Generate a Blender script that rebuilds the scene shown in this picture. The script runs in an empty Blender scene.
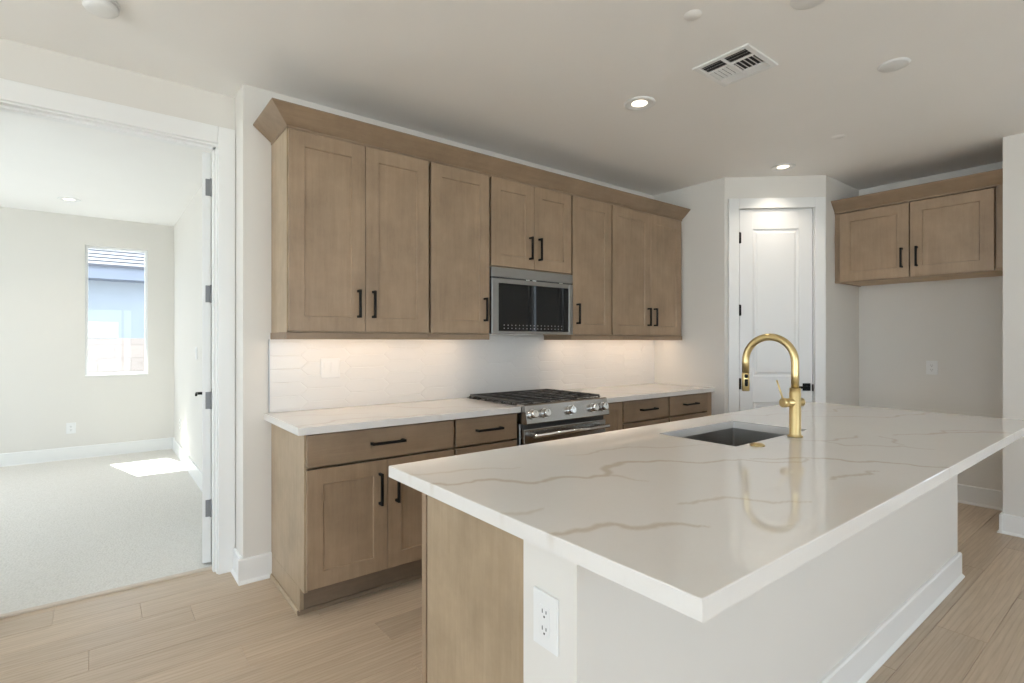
import bpy, bmesh, math, random
from mathutils import Vector, Matrix

SC = bpy.context.scene
COL = SC.collection
PI = math.pi
R = math.radians

# ------------------------------------------------------------------ camera
cam_d = bpy.data.cameras.new('camera')
cam_d.sensor_width = 36.0
cam_d.lens = 528.4 / 1024 * 36.0
cam_d.clip_start = 0.02
cam = bpy.data.objects.new('camera', cam_d)
cam.location = (0, 0, 1.33)
cam.rotation_euler = (R(90), 0, R(-38.09))
COL.objects.link(cam)
SC.camera = cam

# ------------------------------------------------------------------ world, sun, exposure
SC.view_settings.view_transform = 'Standard'
SC.view_settings.look = 'None'
SC.view_settings.gamma = 1
SC.view_settings.use_curve_mapping = False
SC.view_settings.exposure = 0.42
SKY = 3.3
SUN = 18.0
CAN_W = 2.0
LED_W = 0.9
w = bpy.data.worlds.new('sky')
SC.world = w
w.use_nodes = True
bg = w.node_tree.nodes['Background']
bg.inputs['Color'].default_value = (0.82, 0.875, 1.0, 1)
bg.inputs['Strength'].default_value = SKY
sun_d = bpy.data.lights.new('sun', 'SUN')
sun_d.energy = SUN
sun_d.angle = R(0.6)
sun_d.color = (1.0, 0.96, 0.9)
sun = bpy.data.objects.new('sun', sun_d)
sdir = Vector((0.235, -0.90, 0)).normalized() * math.cos(R(57.0))
sdir.z = -math.sin(R(57.0))
sun.rotation_euler = sdir.to_track_quat('-Z', 'Y').to_euler()
sun.location = (-2, 12, 8)
COL.objects.link(sun)
SC.cycles.use_denoising = True
SC.cycles.max_bounces = 14
SC.cycles.diffuse_bounces = 8
SC.cycles.glossy_bounces = 5
SC.cycles.transparent_max_bounces = 12
SC.cycles.sample_clamp_indirect = 8.0
SC.cycles.caustics_reflective = False
SC.cycles.caustics_refractive = False

# ------------------------------------------------------------------ materials
def mat(name, col, rough=0.5, metal=0.0, **kw):
    m = bpy.data.materials.new(name)
    m.use_nodes = True
    p = m.node_tree.nodes['Principled BSDF']
    p.inputs['Base Color'].default_value = (*col, 1)
    p.inputs['Roughness'].default_value = rough
    p.inputs['Metallic'].default_value = metal
    for k, v in kw.items():
        p.inputs[k].default_value = v
    return m

class NT:
    """small helper for wiring node trees"""
    def __init__(s, m):
        s.t = m.node_tree
        s.p = s.t.nodes['Principled BSDF']
    def n(s, typ, **kw):
        nd = s.t.nodes.new(typ)
        for k, v in kw.items():
            setattr(nd, k, v)
        return nd
    def l(s, a, b):
        s.t.links.new(a, b)
    def coord(s, scale=(1, 1, 1), out='Object'):
        tc = s.n('ShaderNodeTexCoord')
        mp = s.n('ShaderNodeMapping')
        mp.inputs['Scale'].default_value = scale
        s.l(tc.outputs[out], mp.inputs['Vector'])
        return mp.outputs['Vector']
    def noise(s, vec, scale=5, detail=4, rough=0.5, dist=0.0):
        nd = s.n('ShaderNodeTexNoise')
        nd.inputs['Scale'].default_value = scale
        nd.inputs['Detail'].default_value = detail
        nd.inputs['Roughness'].default_value = rough
        nd.inputs['Distortion'].default_value = dist
        if vec is not None:
            s.l(vec, nd.inputs['Vector'])
        return nd.outputs['Fac']
    def ramp(s, fac, stops):
        r = s.n('ShaderNodeValToRGB')
        e = r.color_ramp.elements
        while len(e) < len(stops):
            e.new(0.5)
        for i, (pos, c) in enumerate(stops):
            e[i].position = pos
            e[i].color = (*c, 1)
        s.l(fac, r.inputs['Fac'])
        return r.outputs['Color']
    def mix(s, fac, a, b, mode='MIX'):
        m = s.n('ShaderNodeMix', data_type='RGBA', blend_type=mode)
        for v, i in ((fac, 0), (a, 6), (b, 7)):
            if isinstance(v, (int, float)):
                m.inputs[i].default_value = v
            elif isinstance(v, tuple):
                m.inputs[i].default_value = (*v, 1)
            else:
                s.l(v, m.inputs[i])
        return m.outputs[2]
    def bump(s, h, strength=0.2, dist=0.01):
        b = s.n('ShaderNodeBump')
        b.inputs['Strength'].default_value = strength
        b.inputs['Distance'].default_value = dist
        s.l(h, b.inputs['Height'])
        s.l(b.outputs['Normal'], s.p.inputs['Normal'])

def paint(name, col, rough=0.7, bump=0.06):
    m = mat(name, col, rough)
    t = NT(m)
    v = t.coord()
    f = t.noise(v, 2.0, 2)
    c = t.ramp(f, [(0.3, tuple(x * 0.985 for x in col)), (0.7, col)])
    t.l(c, t.p.inputs['Base Color'])
    t.bump(t.noise(v, 130, 2), bump, 0.002)
    return m

def wood(name, c0, c1, rough=0.42, axis=2):
    m = mat(name, c1, rough)
    t = NT(m)
    sc = [38, 38, 38]
    sc[axis] = 3.0
    oi = t.n('ShaderNodeObjectInfo')
    tc = t.n('ShaderNodeTexCoord')
    add = t.n('ShaderNodeVectorMath', operation='ADD')
    mul = t.n('ShaderNodeVectorMath', operation='MULTIPLY')
    mul.inputs[1].default_value = sc
    rv = t.n('ShaderNodeCombineXYZ')
    for i in range(3):
        mm = t.n('ShaderNodeMath', operation='MULTIPLY')
        mm.inputs[1].default_value = 7.0 + 3 * i
        t.l(oi.outputs['Random'], mm.inputs[0])
        t.l(mm.outputs[0], rv.inputs[i])
    t.l(tc.outputs['Object'], add.inputs[0])
    t.l(rv.outputs[0], add.inputs[1])
    t.l(add.outputs[0], mul.inputs[0])
    grain = t.noise(mul.outputs[0], 1.0, 6, 0.6, 0.4)
    cloud = t.noise(add.outputs[0], 4.5, 5, 0.6)
    pores = t.noise(mul.outputs[0], 6.0, 2, 0.5)
    a = t.ramp(grain, [(0.25, c0), (0.75, c1)])
    b = t.ramp(cloud, [(0.3, (0.82, 0.81, 0.80)), (0.72, (1.12, 1.12, 1.12))])
    c = t.mix(1.0, a, b, 'MULTIPLY')
    d = t.ramp(pores, [(0.3, (0.94, 0.93, 0.92)), (0.55, (1, 1, 1))])
    e = t.mix(0.6, c, d, 'MULTIPLY')
    t.l(e, t.p.inputs['Base Color'])
    t.bump(grain, 0.04, 0.002)
    return m

M = {}
M['wall'] = paint('wall_paint', (0.72, 0.70, 0.66))
M['ceiling'] = paint('ceiling_paint', (0.86, 0.85, 0.83), 0.8)
M['trim'] = mat('white_trim', (0.805, 0.81, 0.80), 0.35)
M['door'] = mat('white_door', (0.78, 0.785, 0.78), 0.35)
M['wood'] = wood('stained_maple', (0.30, 0.211, 0.135), (0.362, 0.261, 0.173))
M['woodh'] = wood('stained_maple_crosswise', (0.262, 0.184, 0.118), (0.312, 0.224, 0.149), axis=0)  # darker than the upright grain; on the crowns this stands in for shade
M['wood_end'] = wood('stained_maple_side', (0.37, 0.28, 0.182), (0.43, 0.332, 0.224))
M['wood_raw'] = wood('natural_maple', (0.50, 0.34, 0.17), (0.58, 0.41, 0.22), axis=0)
M['threshold'] = mat('pale_oak_strip', (0.60, 0.52, 0.43), 0.5)
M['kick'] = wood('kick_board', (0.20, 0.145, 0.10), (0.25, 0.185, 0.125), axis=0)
M['black'] = mat('black_metal', (0.008, 0.0075, 0.007), 0.55, 0.0, **{'Specular IOR Level': 0.2})
M['iron'] = mat('cast_iron', (0.045, 0.044, 0.044), 0.42)
M['hinge'] = mat('dark_grey_metal', (0.22, 0.225, 0.235), 0.45, 0.3)
M['steel'] = mat('brushed_steel', (0.46, 0.45, 0.435), 0.25, 1.0)
M['steel_soft'] = mat('satin_steel', (0.42, 0.42, 0.42), 0.36, 1.0)
M['mw_steel'] = mat('dull_steel', (0.32, 0.315, 0.305), 0.38, 1.0)
M['icon'] = mat('grey_icon_print', (0.36, 0.36, 0.36), 0.5)
M['sink_steel'] = mat('sink_steel', (0.47, 0.465, 0.45), 0.34, 1.0)
M['chrome'] = mat('polished_steel', (0.80, 0.80, 0.79), 0.12, 1.0)
M['brass'] = mat('brushed_gold', (0.70, 0.545, 0.27), 0.30, 1.0)
M['glass_black'] = mat('black_glass', (0.006, 0.0065, 0.007), 0.03, 0.0, **{'Specular IOR Level': 0.3})
M['plastic'] = mat('white_plastic', (0.78, 0.785, 0.78), 0.35)
M['slot'] = mat('dark_slot', (0.06, 0.06, 0.06), 0.6)
M['vent_dark'] = mat('duct_shade', (0.03, 0.032, 0.035), 0.8)
M['vinyl'] = mat('white_vinyl', (0.80, 0.81, 0.82), 0.4)
M['grout'] = mat('white_grout', (0.76, 0.75, 0.73), 0.6)
M['tile'] = mat('glazed_white_tile', (0.76, 0.75, 0.73), 0.16)
t = NT(M['tile'])
t.bump(t.noise(t.coord(), 14, 2), 0.12, 0.004)
for k in ('steel', 'steel_soft'):
    t = NT(M[k])
    t.bump(t.noise(t.coord((3, 300, 300)), 1.0, 3), 0.03, 0.001)

# glass pane that lets light straight through
def clear_glass(name):
    m = bpy.data.materials.new(name)
    m.use_nodes = True
    nt = m.node_tree
    nt.nodes.clear()
    o = nt.nodes.new('ShaderNodeOutputMaterial')
    tr = nt.nodes.new('ShaderNodeBsdfTransparent')
    tr.inputs['Color'].default_value = (0.93, 0.97, 0.97, 1)
    gl = nt.nodes.new('ShaderNodeBsdfGlossy')
    gl.inputs['Roughness'].default_value = 0.0
    lw = nt.nodes.new('ShaderNodeLayerWeight')
    lw.inputs['Blend'].default_value = 0.5
    pw = nt.nodes.new('ShaderNodeMath')
    pw.operation = 'POWER'
    pw.inputs[1].default_value = 5.0
    nt.links.new(lw.outputs['Facing'], pw.inputs[0])
    fr = nt.nodes.new('ShaderNodeMath')
    fr.operation = 'MULTIPLY_ADD'
    fr.inputs[1].default_value = 0.7
    fr.inputs[2].default_value = 0.03
    nt.links.new(pw.outputs[0], fr.inputs[0])
    mx = nt.nodes.new('ShaderNodeMixShader')
    nt.links.new(fr.outputs[0], mx.inputs[0])
    nt.links.new(tr.outputs[0], mx.inputs[1])
    nt.links.new(gl.outputs[0], mx.inputs[2])
    nt.links.new(mx.outputs[0], o.inputs['Surface'])
    return m
M['glass'] = clear_glass('window_glass')

def emit(name, col, s):
    m = bpy.data.materials.new(name)
    m.use_nodes = True
    p = m.node_tree.nodes['Principled BSDF']
    p.inputs['Base Color'].default_value = (0.8, 0.8, 0.8, 1)
    p.inputs['Emission Color'].default_value = (*col, 1)
    p.inputs['Emission Strength'].default_value = s
    return m
M['lamp'] = emit('lamp_lens', (1.0, 0.86, 0.66), 2.2)
M['led'] = emit('led_strip', (1.0, 0.80, 0.55), 0.8)

# quartz: the vein amount is stored on the mesh
def quartz():
    m = mat('white_quartz', (0.80, 0.79, 0.76), 0.035)
    t = NT(m)
    at = t.n('ShaderNodeAttribute', attribute_name='vein')
    v = t.coord()
    c = t.mix(t.noise(v, 3, 4), (0.735, 0.715, 0.685), (0.77, 0.755, 0.73))
    fine = t.ramp(t.noise(v, 9, 6, 0.65, 1.2), [(0.47, (0, 0, 0)), (0.5, (1, 1, 1)), (0.53, (0, 0, 0))])
    fm = t.n('ShaderNodeMath', operation='MULTIPLY')
    fm.inputs[1].default_value = 0.25
    t.l(fine, fm.inputs[0])
    c = t.mix(fm.outputs[0], c, (0.72, 0.70, 0.67))
    c2 = t.mix(at.outputs['Fac'], c, (0.555, 0.48, 0.39))
    t.l(c2, t.p.inputs['Base Color'])
    return m
M['quartz'] = quartz()

# plank floor: random tone per plank stored on the mesh
def planks():
    m = mat('oak_planks', (0.42, 0.33, 0.24), 0.38)
    t = NT(m)
    at = t.n('ShaderNodeAttribute', attribute_name='plank')
    tc = t.n('ShaderNodeTexCoord')
    off = t.n('ShaderNodeVectorMath', operation='SCALE')
    off.inputs['Scale'].default_value = 37.0
    t.l(at.outputs['Color'], off.inputs[0])
    add = t.n('ShaderNodeVectorMath', operation='ADD')
    t.l(tc.outputs['Object'], add.inputs[0])
    t.l(off.outputs[0], add.inputs[1])
    def mapped(sc):
        mp = t.n('ShaderNodeMapping')
        mp.inputs['Scale'].default_value = sc
        t.l(add.outputs[0], mp.inputs['Vector'])
        return mp.outputs['Vector']
    fine = t.noise(mapped((3.5, 55, 1)), 1.0, 6, 0.62, 0.3)
    ring = t.n('ShaderNodeTexWave', wave_type='BANDS', bands_direction='Y')
    ring.inputs['Scale'].default_value = 5.0
    ring.inputs['Distortion'].default_value = 7.0
    ring.inputs['Detail'].default_value = 2.0
    ring.inputs['Detail Scale'].default_value = 0.55
    ring.inputs['Detail Roughness'].default_value = 0.4
    t.l(mapped((0.45, 3.0, 1)), ring.inputs['Vector'])
    base = t.ramp(fine, [(0.25, (0.42, 0.33, 0.238)), (0.75, (0.56, 0.457, 0.346))])
    rg = t.ramp(ring.outputs['Fac'], [(0.0, (0.80, 0.77, 0.74)), (0.28, (1, 1, 1))])
    c = t.mix(0.5, base, rg, 'MULTIPLY')
    sep = t.n('ShaderNodeSeparateColor')
    t.l(at.outputs['Color'], sep.inputs[0])
    tone = t.ramp(sep.outputs[0], [(0.0, (0.87, 0.86, 0.85)), (1.0, (1.1, 1.09, 1.08))])
    c = t.mix(1.0, c, tone, 'MULTIPLY')
    t.l(c, t.p.inputs['Base Color'])
    t.bump(fine, 0.06, 0.002)
    return m
M['planks'] = planks()

def carpet():
    m = mat('loop_carpet', (0.56, 0.545, 0.50), 0.95)
    t = NT(m)
    v = t.coord()
    vo = t.n('ShaderNodeTexVoronoi')
    vo.inputs['Scale'].default_value = 90
    t.l(v, vo.inputs['Vector'])
    c = t.ramp(vo.outputs['Distance'], [(0.0, (0.78, 0.76, 0.71)), (0.7, (0.60, 0.58, 0.53))])
    c2 = t.mix(t.noise(v, 40, 3), c, (0.72, 0.705, 0.67))
    t.l(c2, t.p.inputs['Base Color'])
    t.bump(vo.outputs['Distance'], 0.5, 0.006)
    return m
M['carpet'] = carpet()
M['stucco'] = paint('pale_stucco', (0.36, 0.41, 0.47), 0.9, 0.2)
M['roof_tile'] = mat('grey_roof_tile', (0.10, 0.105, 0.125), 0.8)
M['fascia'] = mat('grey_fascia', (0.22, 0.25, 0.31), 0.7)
M['gravel'] = paint('pale_gravel', (0.50, 0.495, 0.49), 0.95, 0.5)
def block():
    m = mat('pink_block', (0.62, 0.53, 0.48), 0.9)
    t = NT(m)
    b = t.n('ShaderNodeTexBrick')
    b.inputs['Color1'].default_value = (0.34, 0.295, 0.27, 1)
    b.inputs['Color2'].default_value = (0.31, 0.27, 0.25, 1)
    b.inputs['Mortar'].default_value = (0.25, 0.215, 0.20, 1)
    b.inputs['Scale'].default_value = 1.0
    b.inputs['Mortar Size'].default_value = 0.008
    b.inputs['Brick Width'].default_value = 0.4
    b.inputs['Row Height'].default_value = 0.2
    mp = t.n('ShaderNodeMapping')
    mp.inputs['Rotation'].default_value = (R(-90), 0, 0)
    tc = t.n('ShaderNodeTexCoord')
    t.l(tc.outputs['Object'], mp.inputs['Vector'])
    t.l(mp.outputs['Vector'], b.inputs['Vector'])
    t.l(b.outputs['Color'], t.p.inputs['Base Color'])
    return m
M['block'] = block()

# ------------------------------------------------------------------ mesh builder
class MB:
    def __init__(s, M_=None):
        s.bm = bmesh.new()
        s.M = M_ or Matrix.Identity(4)
    def _new(s, fn):
        before = set(s.bm.verts)
        r = fn()
        vs = [v for v in s.bm.verts if v not in before]
        bmesh.ops.transform(s.bm, matrix=s.M, verts=vs)
        return r
    def box(s, x0, x1, y0, y1, z0, z1, bev=0.0, seg=1):
        def f():
            r = bmesh.ops.create_cube(s.bm, size=1.0)
            vs = r['verts']
            for v in vs:
                v.co = Vector((x0 if v.co.x < 0 else x1, y0 if v.co.y < 0 else y1, z0 if v.co.z < 0 else z1))
            if bev > 0:
                es = list({e for v in vs for e in v.link_edges})
                bmesh.ops.bevel(s.bm, geom=es, offset=bev, segments=seg, affect='EDGES', profile=0.5)
        s._new(f)
        return s
    def shaker(s, x0, x1, z0, z1, yf, th=0.02, stile=0.075, rec=0.007, rail=None):
        """door or drawer front whose face lies at y = yf and looks toward -y"""
        rail = rail or stile
        def f():
            bm = s.bm
            def ring(a, b, c, d, y):
                return [bm.verts.new((a, y, c)), bm.verts.new((b, y, c)), bm.verts.new((b, y, d)), bm.verts.new((a, y, d))]
            e = 0.0015
            loops = [ring(x0, x1, z0, z1, yf + th), ring(x0, x1, z0, z1, yf + e), ring(x0 + e, x1 - e, z0 + e, z1 - e, yf)]
            if stile:
                loops.append(ring(x0 + stile, x1 - stile, z0 + rail, z1 - rail, yf))
                loops.append(ring(x0 + stile + 0.004, x1 - stile - 0.004, z0 + rail + 0.004, z1 - rail - 0.004, yf + rec))
            for A, B in zip(loops, loops[1:]):
                for i in range(4):
                    j = (i + 1) % 4
                    bm.faces.new((A[i], A[j], B[j], B[i]))
            bm.faces.new(loops[-1])
            bm.faces.new(loops[0][::-1])
        s._new(f)
        return s
    def cyl(s, p0, p1, r0, r1=None, seg=20, cap=True):
        r1 = r0 if r1 is None else r1
        return s.tube([p0, p1], [r0, r1], seg, cap)
    def tube(s, pts, rad, seg=12, cap=True):
        pts = [Vector(p) for p in pts]
        if not isinstance(rad, (list, tuple)):
            rad = [rad] * len(pts)
        def f():
            bm = s.bm
            rings = []
            up = None
            for i, p in enumerate(pts):
                a = pts[max(i - 1, 0)]
                b = pts[min(i + 1, len(pts) - 1)]
                t_ = (b - a).normalized()
                if up is None:
                    h = Vector((0, 0, 1)) if abs(t_.z) < 0.9 else Vector((1, 0, 0))
                    up = (h - t_ * h.dot(t_)).normalized()
                else:
                    up = (up - t_ * up.dot(t_)).normalized()
                sd = t_.cross(up)
                rings.append([bm.verts.new(p + (up * math.cos(k * 2 * PI / seg) + sd * math.sin(k * 2 * PI / seg)) * rad[i]) for k in range(seg)])
            for A, B in zip(rings, rings[1:]):
                for k in range(seg):
                    j = (k + 1) % seg
                    fc = bm.faces.new((A[k], A[j], B[j], B[k]))
                    fc.smooth = seg > 6
            if cap:
                bm.faces.new(rings[0][::-1])
                bm.faces.new(rings[-1])
        s._new(f)
        return s
    def lathe(s, c, prof, seg=28, smooth=True):
        """prof: (radius, z) pairs around a vertical axis at c"""
        def f():
            bm = s.bm
            rings = []
            for r, z in prof:
                if r < 1e-6:
                    rings.append([bm.verts.new((c[0], c[1], c[2] + z))])
                else:
                    rings.append([bm.verts.new((c[0] + r * math.cos(k * 2 * PI / seg), c[1] + r * math.sin(k * 2 * PI / seg), c[2] + z)) for k in range(seg)])
            for A, B in zip(rings, rings[1:]):
                for k in range(seg):
                    j = (k + 1) % seg
                    if len(A) == 1 and len(B) == 1:
                        continue
                    if len(A) == 1:
                        fc = bm.faces.new((A[0], B[j], B[k]))
                    elif len(B) == 1:
                        fc = bm.faces.new((A[k], A[j], B[0]))
                    else:
                        fc = bm.faces.new((A[k], A[j], B[j], B[k]))
                    fc.smooth = smooth
        s._new(f)
        return s
    def prism(s, poly, axis, a, b):
        """extrude a 2-D polygon along axis (0 = x, 1 = y, 2 = z) from a to b"""
        def P(q, w_):
            if axis == 0:
                return (w_, q[0], q[1])
            if axis == 1:
                return (q[0], w_, q[1])
            return (q[0], q[1], w_)
        def f():
            bm = s.bm
            A = [bm.verts.new(P(q, a)) for q in poly]
            B = [bm.verts.new(P(q, b)) for q in poly]
            n = len(poly)
            for i in range(n):
                j = (i + 1) % n
                bm.faces.new((A[i], A[j], B[j], B[i]))
            bm.faces.new(A[::-1])
            bm.faces.new(B)
        s._new(f)
        return s
    def hexa(s, v8):
        """eight corners: bottom four, top four"""
        def f():
            bm = s.bm
            v = [bm.verts.new(p) for p in v8]
            for q in ((3, 2, 1, 0), (4, 5, 6, 7), (0, 1, 5, 4), (1, 2, 6, 5), (2, 3, 7, 6), (3, 0, 4, 7)):
                bm.faces.new([v[i] for i in q])
        s._new(f)
        return s
    def build(s, name, m, parent=None, base=False):
        bmesh.ops.recalc_face_normals(s.bm, faces=s.bm.faces)
        loc = Vector((0, 0, 0))
        if parent is None and base:
            xs = [v.co for v in s.bm.verts]
            lo = [min(c[i] for c in xs) for i in range(3)]
            hi = [max(c[i] for c in xs) for i in range(3)]
            loc = Vector(((lo[0] + hi[0]) / 2, (lo[1] + hi[1]) / 2, lo[2]))
            bmesh.ops.translate(s.bm, verts=s.bm.verts, vec=-loc)
        elif parent is not None:
            r = parent
            while r.parent:
                r = r.parent
            if not r.get('_local'):
                bmesh.ops.translate(s.bm, verts=s.bm.verts, vec=-Vector(r.location))
        me = bpy.data.meshes.new(name)
        s.bm.to_mesh(me)
        s.bm.free()
        me.materials.append(m)
        o = bpy.data.objects.new(name, me)
        o.location = loc
        COL.objects.link(o)
        if parent:
            o.parent = parent
        return o

def tag(o, label, cat, group=None):
    o['label'] = label
    o['category'] = cat
    if group:
        o['group'] = group
    return o

def thing(name, label, cat, loc, rz=0.0, group=None, local=False):
    o = bpy.data.objects.new(name, None)
    o.empty_display_size = 0.1
    o.location = loc
    o.rotation_euler = (0, 0, rz)
    COL.objects.link(o)
    if local:
        LOCAL.append(o)
        o['_local'] = 1
    if label:
        tag(o, label, cat, group)
    return o
LOCAL = []

def struct(o):
    o['kind'] = 'structure'
    return o

def S(name, m, *boxes):
    b = MB()
    for q in boxes:
        b.box(*q)
    return struct(b.build(name, M[m]))

def copy_tree(o, parent=None):
    c = o.copy()
    COL.objects.link(c)
    c.parent = parent
    for ch in list(o.children):
        copy_tree(ch, c)
    return c

# ------------------------------------------------------------------ setting: shell
CZ = 2.75          # ceiling
YW = 3.205          # kitchen back wall
YD = 3.42           # doorway wall (front face)
YB = 3.55           # doorway wall (bedroom face)
XR = 4.268          # kitchen right wall
XA, XP, XB = 4.89, 4.955, 5.62
A = Vector((4.276, 2.463, 0))
B = Vector((4.89, 1.897, 0))
XL, YS = -3.8, -4.4   # far left and rear walls of the great room

# oak floor of individual planks
def build_floor():
    rnd = random.Random(4)
    bm = bmesh.new()
    lay = None
    W, L = 0.1826, 1.52
    known = {17: -0.17, 16: 0.168, 15: 0.365, 14: -0.03, 13: 0.85, 12: 0.49, 11: 1.03, 3: 2.54, 2: 3.09}
    y_ref = 3.462 - 18 * W
    cols = []
    r0 = int(math.floor((YS - y_ref) / W)) - 1
    for row in range(r0, 19):
        ya = y_ref + row * W
        yb = ya + W
        if row == 18:
            yb = 3.512
        j = known.get(row, rnd.uniform(0, L))
        k0 = math.floor((XL - j) / L) - 1
        x = j + k0 * L
        while x < 5.7:
            xa, xb = max(x, XL), min(x + L, 5.64)
            if xb - xa > 0.02:
                g = 0.0018
                c = (rnd.random(), rnd.random(), rnd.random(), 1)
                q = [bm.verts.new(p) for p in ((xa, ya, -0.0025), (xb, ya, -0.0025), (xb, yb, -0.0025), (xa, yb, -0.0025))]
                p = [bm.verts.new(v) for v in ((xa + g, ya + g, 0), (xb - g, ya + g, 0), (xb - g, yb - g, 0), (xa + g, yb - g, 0))]
                fs = [bm.faces.new(p)]
                for i in range(4):
                    fs.append(bm.faces.new((q[i], q[(i + 1) % 4], p[(i + 1) % 4], p[i])))
                cols += [c] * 5
            x += L
    # solid slab underneath
    def slab(x0, x1, y0, y1):
        r = bmesh.ops.create_cube(bm, size=1)
        for v in r['verts']:
            v.co = Vector((x0 if v.co.x < 0 else x1, y0 if v.co.y < 0 else y1, -0.1 if v.co.z < 0 else -0.003))
    slab(XL, 5.64, YS, 3.512)
    cols += [(0, 0, 0, 1)] * 6
    me = bpy.data.meshes.new('floor')
    bm.to_mesh(me)
    bm.free()
    at = me.attributes.new('plank', 'FLOAT_COLOR', 'FACE')
    for i, c in enumerate(cols):
        at.data[i].color = c
    me.materials.append(M['planks'])
    o = bpy.data.objects.new('floor', me)
    COL.objects.link(o)
    return struct(o)
build_floor()
S('floor_carpet', 'carpet', (-2.6, 0.74, 3.53, 7.7, -0.1, 0.012))
S('trim_1', 'threshold', (-0.42, 0.535, 3.505, 3.535, -0.002, 0.012, 0.003))

# ceilings
S('ceiling', 'ceiling', (XL - 0.2, 5.9, YS - 0.2, YB, CZ, CZ + 0.25))
S('ceiling_bedroom', 'ceiling', (-2.75, 4.4, YB, 7.95, CZ, CZ + 0.25))

# kitchen walls
S('wall_back', 'wall', (0.63, XR + 0.12, YW, YB, 0, CZ))
S('wall_right', 'wall', (XR, XR + 0.12, 2.463, YW, 0, CZ))
# pantry diagonal wall with the door opening (built along its own axis)
pw = thing('wall_pantry', None, None, (A.x, A.y, 0), math.atan2(B.y - A.y, B.x - A.x), local=True)
struct(pw)
LEN = (B - A).length
D0, D1, DZ = 0.115, 0.735, 2.475          # door opening
MB().box(0, D0, 0, 0.115, 0, CZ).box(D1, LEN, 0, 0.115, 0, CZ).box(D0, D1, 0, 0.115, DZ, CZ).build('wall_face', M['wall'], pw)
S('wall_alcove', 'wall', (XA, XB, 1.895, 2.01, 0, CZ), (XB, XB + 0.12, 0.68, 2.01, 0, CZ), (XP, XB, 0.68, 0.787, 0, CZ))
# right wall of the great room, with two unseen slim windows added for reflections in the microwave
WS = ((-0.22, -0.04), (0.42, 0.54))
S('wall_living', 'wall', (XP, XP + 0.12, 0.54, 0.68, 0, CZ), (XP, XP + 0.12, -0.04, 0.42, 0, CZ), (XP, XP + 0.12, YS, -0.22, 0, CZ),
  *[(XP, XP + 0.12, a, b, 0, 0.8) for a, b in WS], *[(XP, XP + 0.12, a, b, 2.3, CZ) for a, b in WS])
# wall with the wide doorway to the bedroom
OX0, OX1, OZ = -0.44, 0.555, 2.47
S('wall_doorway', 'wall', (XL, OX0, YD, YB, 0, CZ), (OX1, 0.63, YD, YB, 0, CZ), (OX0, OX1, YD, YB, OZ, CZ))
# rear and left walls, out of view; big windows added to light the room
RX0, RX1, RZ = -2.2, 3.4, 2.35
S('wall_rear', 'wall', (XL, RX0, YS - 0.15, YS, 0, CZ), (RX1, XP + 0.12, YS - 0.15, YS, 0, CZ), (RX0, RX1, YS - 0.15, YS, RZ, CZ))
LY0, LY1, LZ0, LZ1 = -3.6, 2.7, 0.06, 2.5
S('wall_left', 'wall', (XL - 0.15, XL, YS - 0.15, LY0, 0, CZ), (XL - 0.15, XL, LY1, YB, 0, CZ), (XL - 0.15, XL, LY0, LY1, LZ1, CZ), (XL - 0.15, XL, LY0, LY1, 0, LZ0))

# bedroom walls
WX0, WX1, WZ0, WZ1 = -0.115, 0.475, 0.935, 2.43
YF = 7.7
XBR = 0.74
S('wall_bedroom_far', 'wall', (-2.75, WX0, YF, YF + 0.15, 0, CZ), (WX1, XBR + 0.12, YF, YF + 0.15, 0, CZ), (WX0, WX1, YF, YF + 0.15, WZ1, CZ), (WX0, WX1, YF, YF + 0.15, 0, WZ0))
S('wall_bedroom_right', 'wall', (XBR, XBR + 0.12, YB, YF, 0, CZ))
BY0, BY1 = 4.3, 7.2
S('wall_bedroom_left', 'wall', (-2.75, -2.6, YB, BY0, 0, CZ), (-2.75, -2.6, BY1, YF, 0, CZ), (-2.75, -2.6, BY0, BY1, 0, 0.2), (-2.75, -2.6, BY0, BY1, 2.3, CZ))

# ---- windows
def window_x(name, x0, x1, y, z0, z1, mull=(), f=0.045, th=0.06):
    r = thing(name, None, None, ((x0 + x1) / 2, y, z0))
    struct(r)
    b = MB()
    b.box(x0, x0 + f, y, y + th, z0, z1, 0.004).box(x1 - f, x1, y, y + th, z0, z1, 0.004)
    b.box(x0 + f, x1 - f, y, y + th, z0, z0 + f, 0.004).box(x0 + f, x1 - f, y, y + th, z1 - f, z1, 0.004)
    for m_ in mull:
        b.box(m_ - f / 2, m_ + f / 2, y, y + th, z0 + f, z1 - f, 0.004)
    b.build('window_frame', M['vinyl'], r)
    MB().box(x0 + f * 0.5, x1 - f * 0.5, y + th * 0.5, y + th * 0.5 + 0.004, z0 + f * 0.5, z1 - f * 0.5).build('pane', M['glass'], r)
    return r
def window_y(name, y0, y1, x, z0, z1, mull=(), f=0.045, th=0.06):
    r = thing(name, None, None, (x, (y0 + y1) / 2, z0))
    struct(r)
    b = MB()
    b.box(x, x + th, y0, y0 + f, z0, z1, 0.004).box(x, x + th, y1 - f, y1, z0, z1, 0.004)
    b.box(x, x + th, y0 + f, y1 - f, z0, z0 + f, 0.004).box(x, x + th, y0 + f, y1 - f, z1 - f, z1, 0.004)
    for m_ in mull:
        b.box(x, x + th, m_ - f / 2, m_ + f / 2, z0 + f, z1 - f, 0.004)
    b.build('window_frame', M['vinyl'], r)
    MB().box(x + th * 0.5, x + th * 0.5 + 0.004, y0 + f * 0.5, y1 - f * 0.5, z0 + f * 0.5, z1 - f * 0.5).build('pane', M['glass'], r)
    return r
w1 = window_x('window_1', WX0, WX1, YF + 0.07, WZ0, WZ1, f=0.028)
MB().box(WX0 - 0.0, WX1 + 0.0, YF - 0.012, YF + 0.07, WZ0 - 0.001, WZ0 + 0.012, 0.003).build('window_sill', M['trim'], w1)
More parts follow.
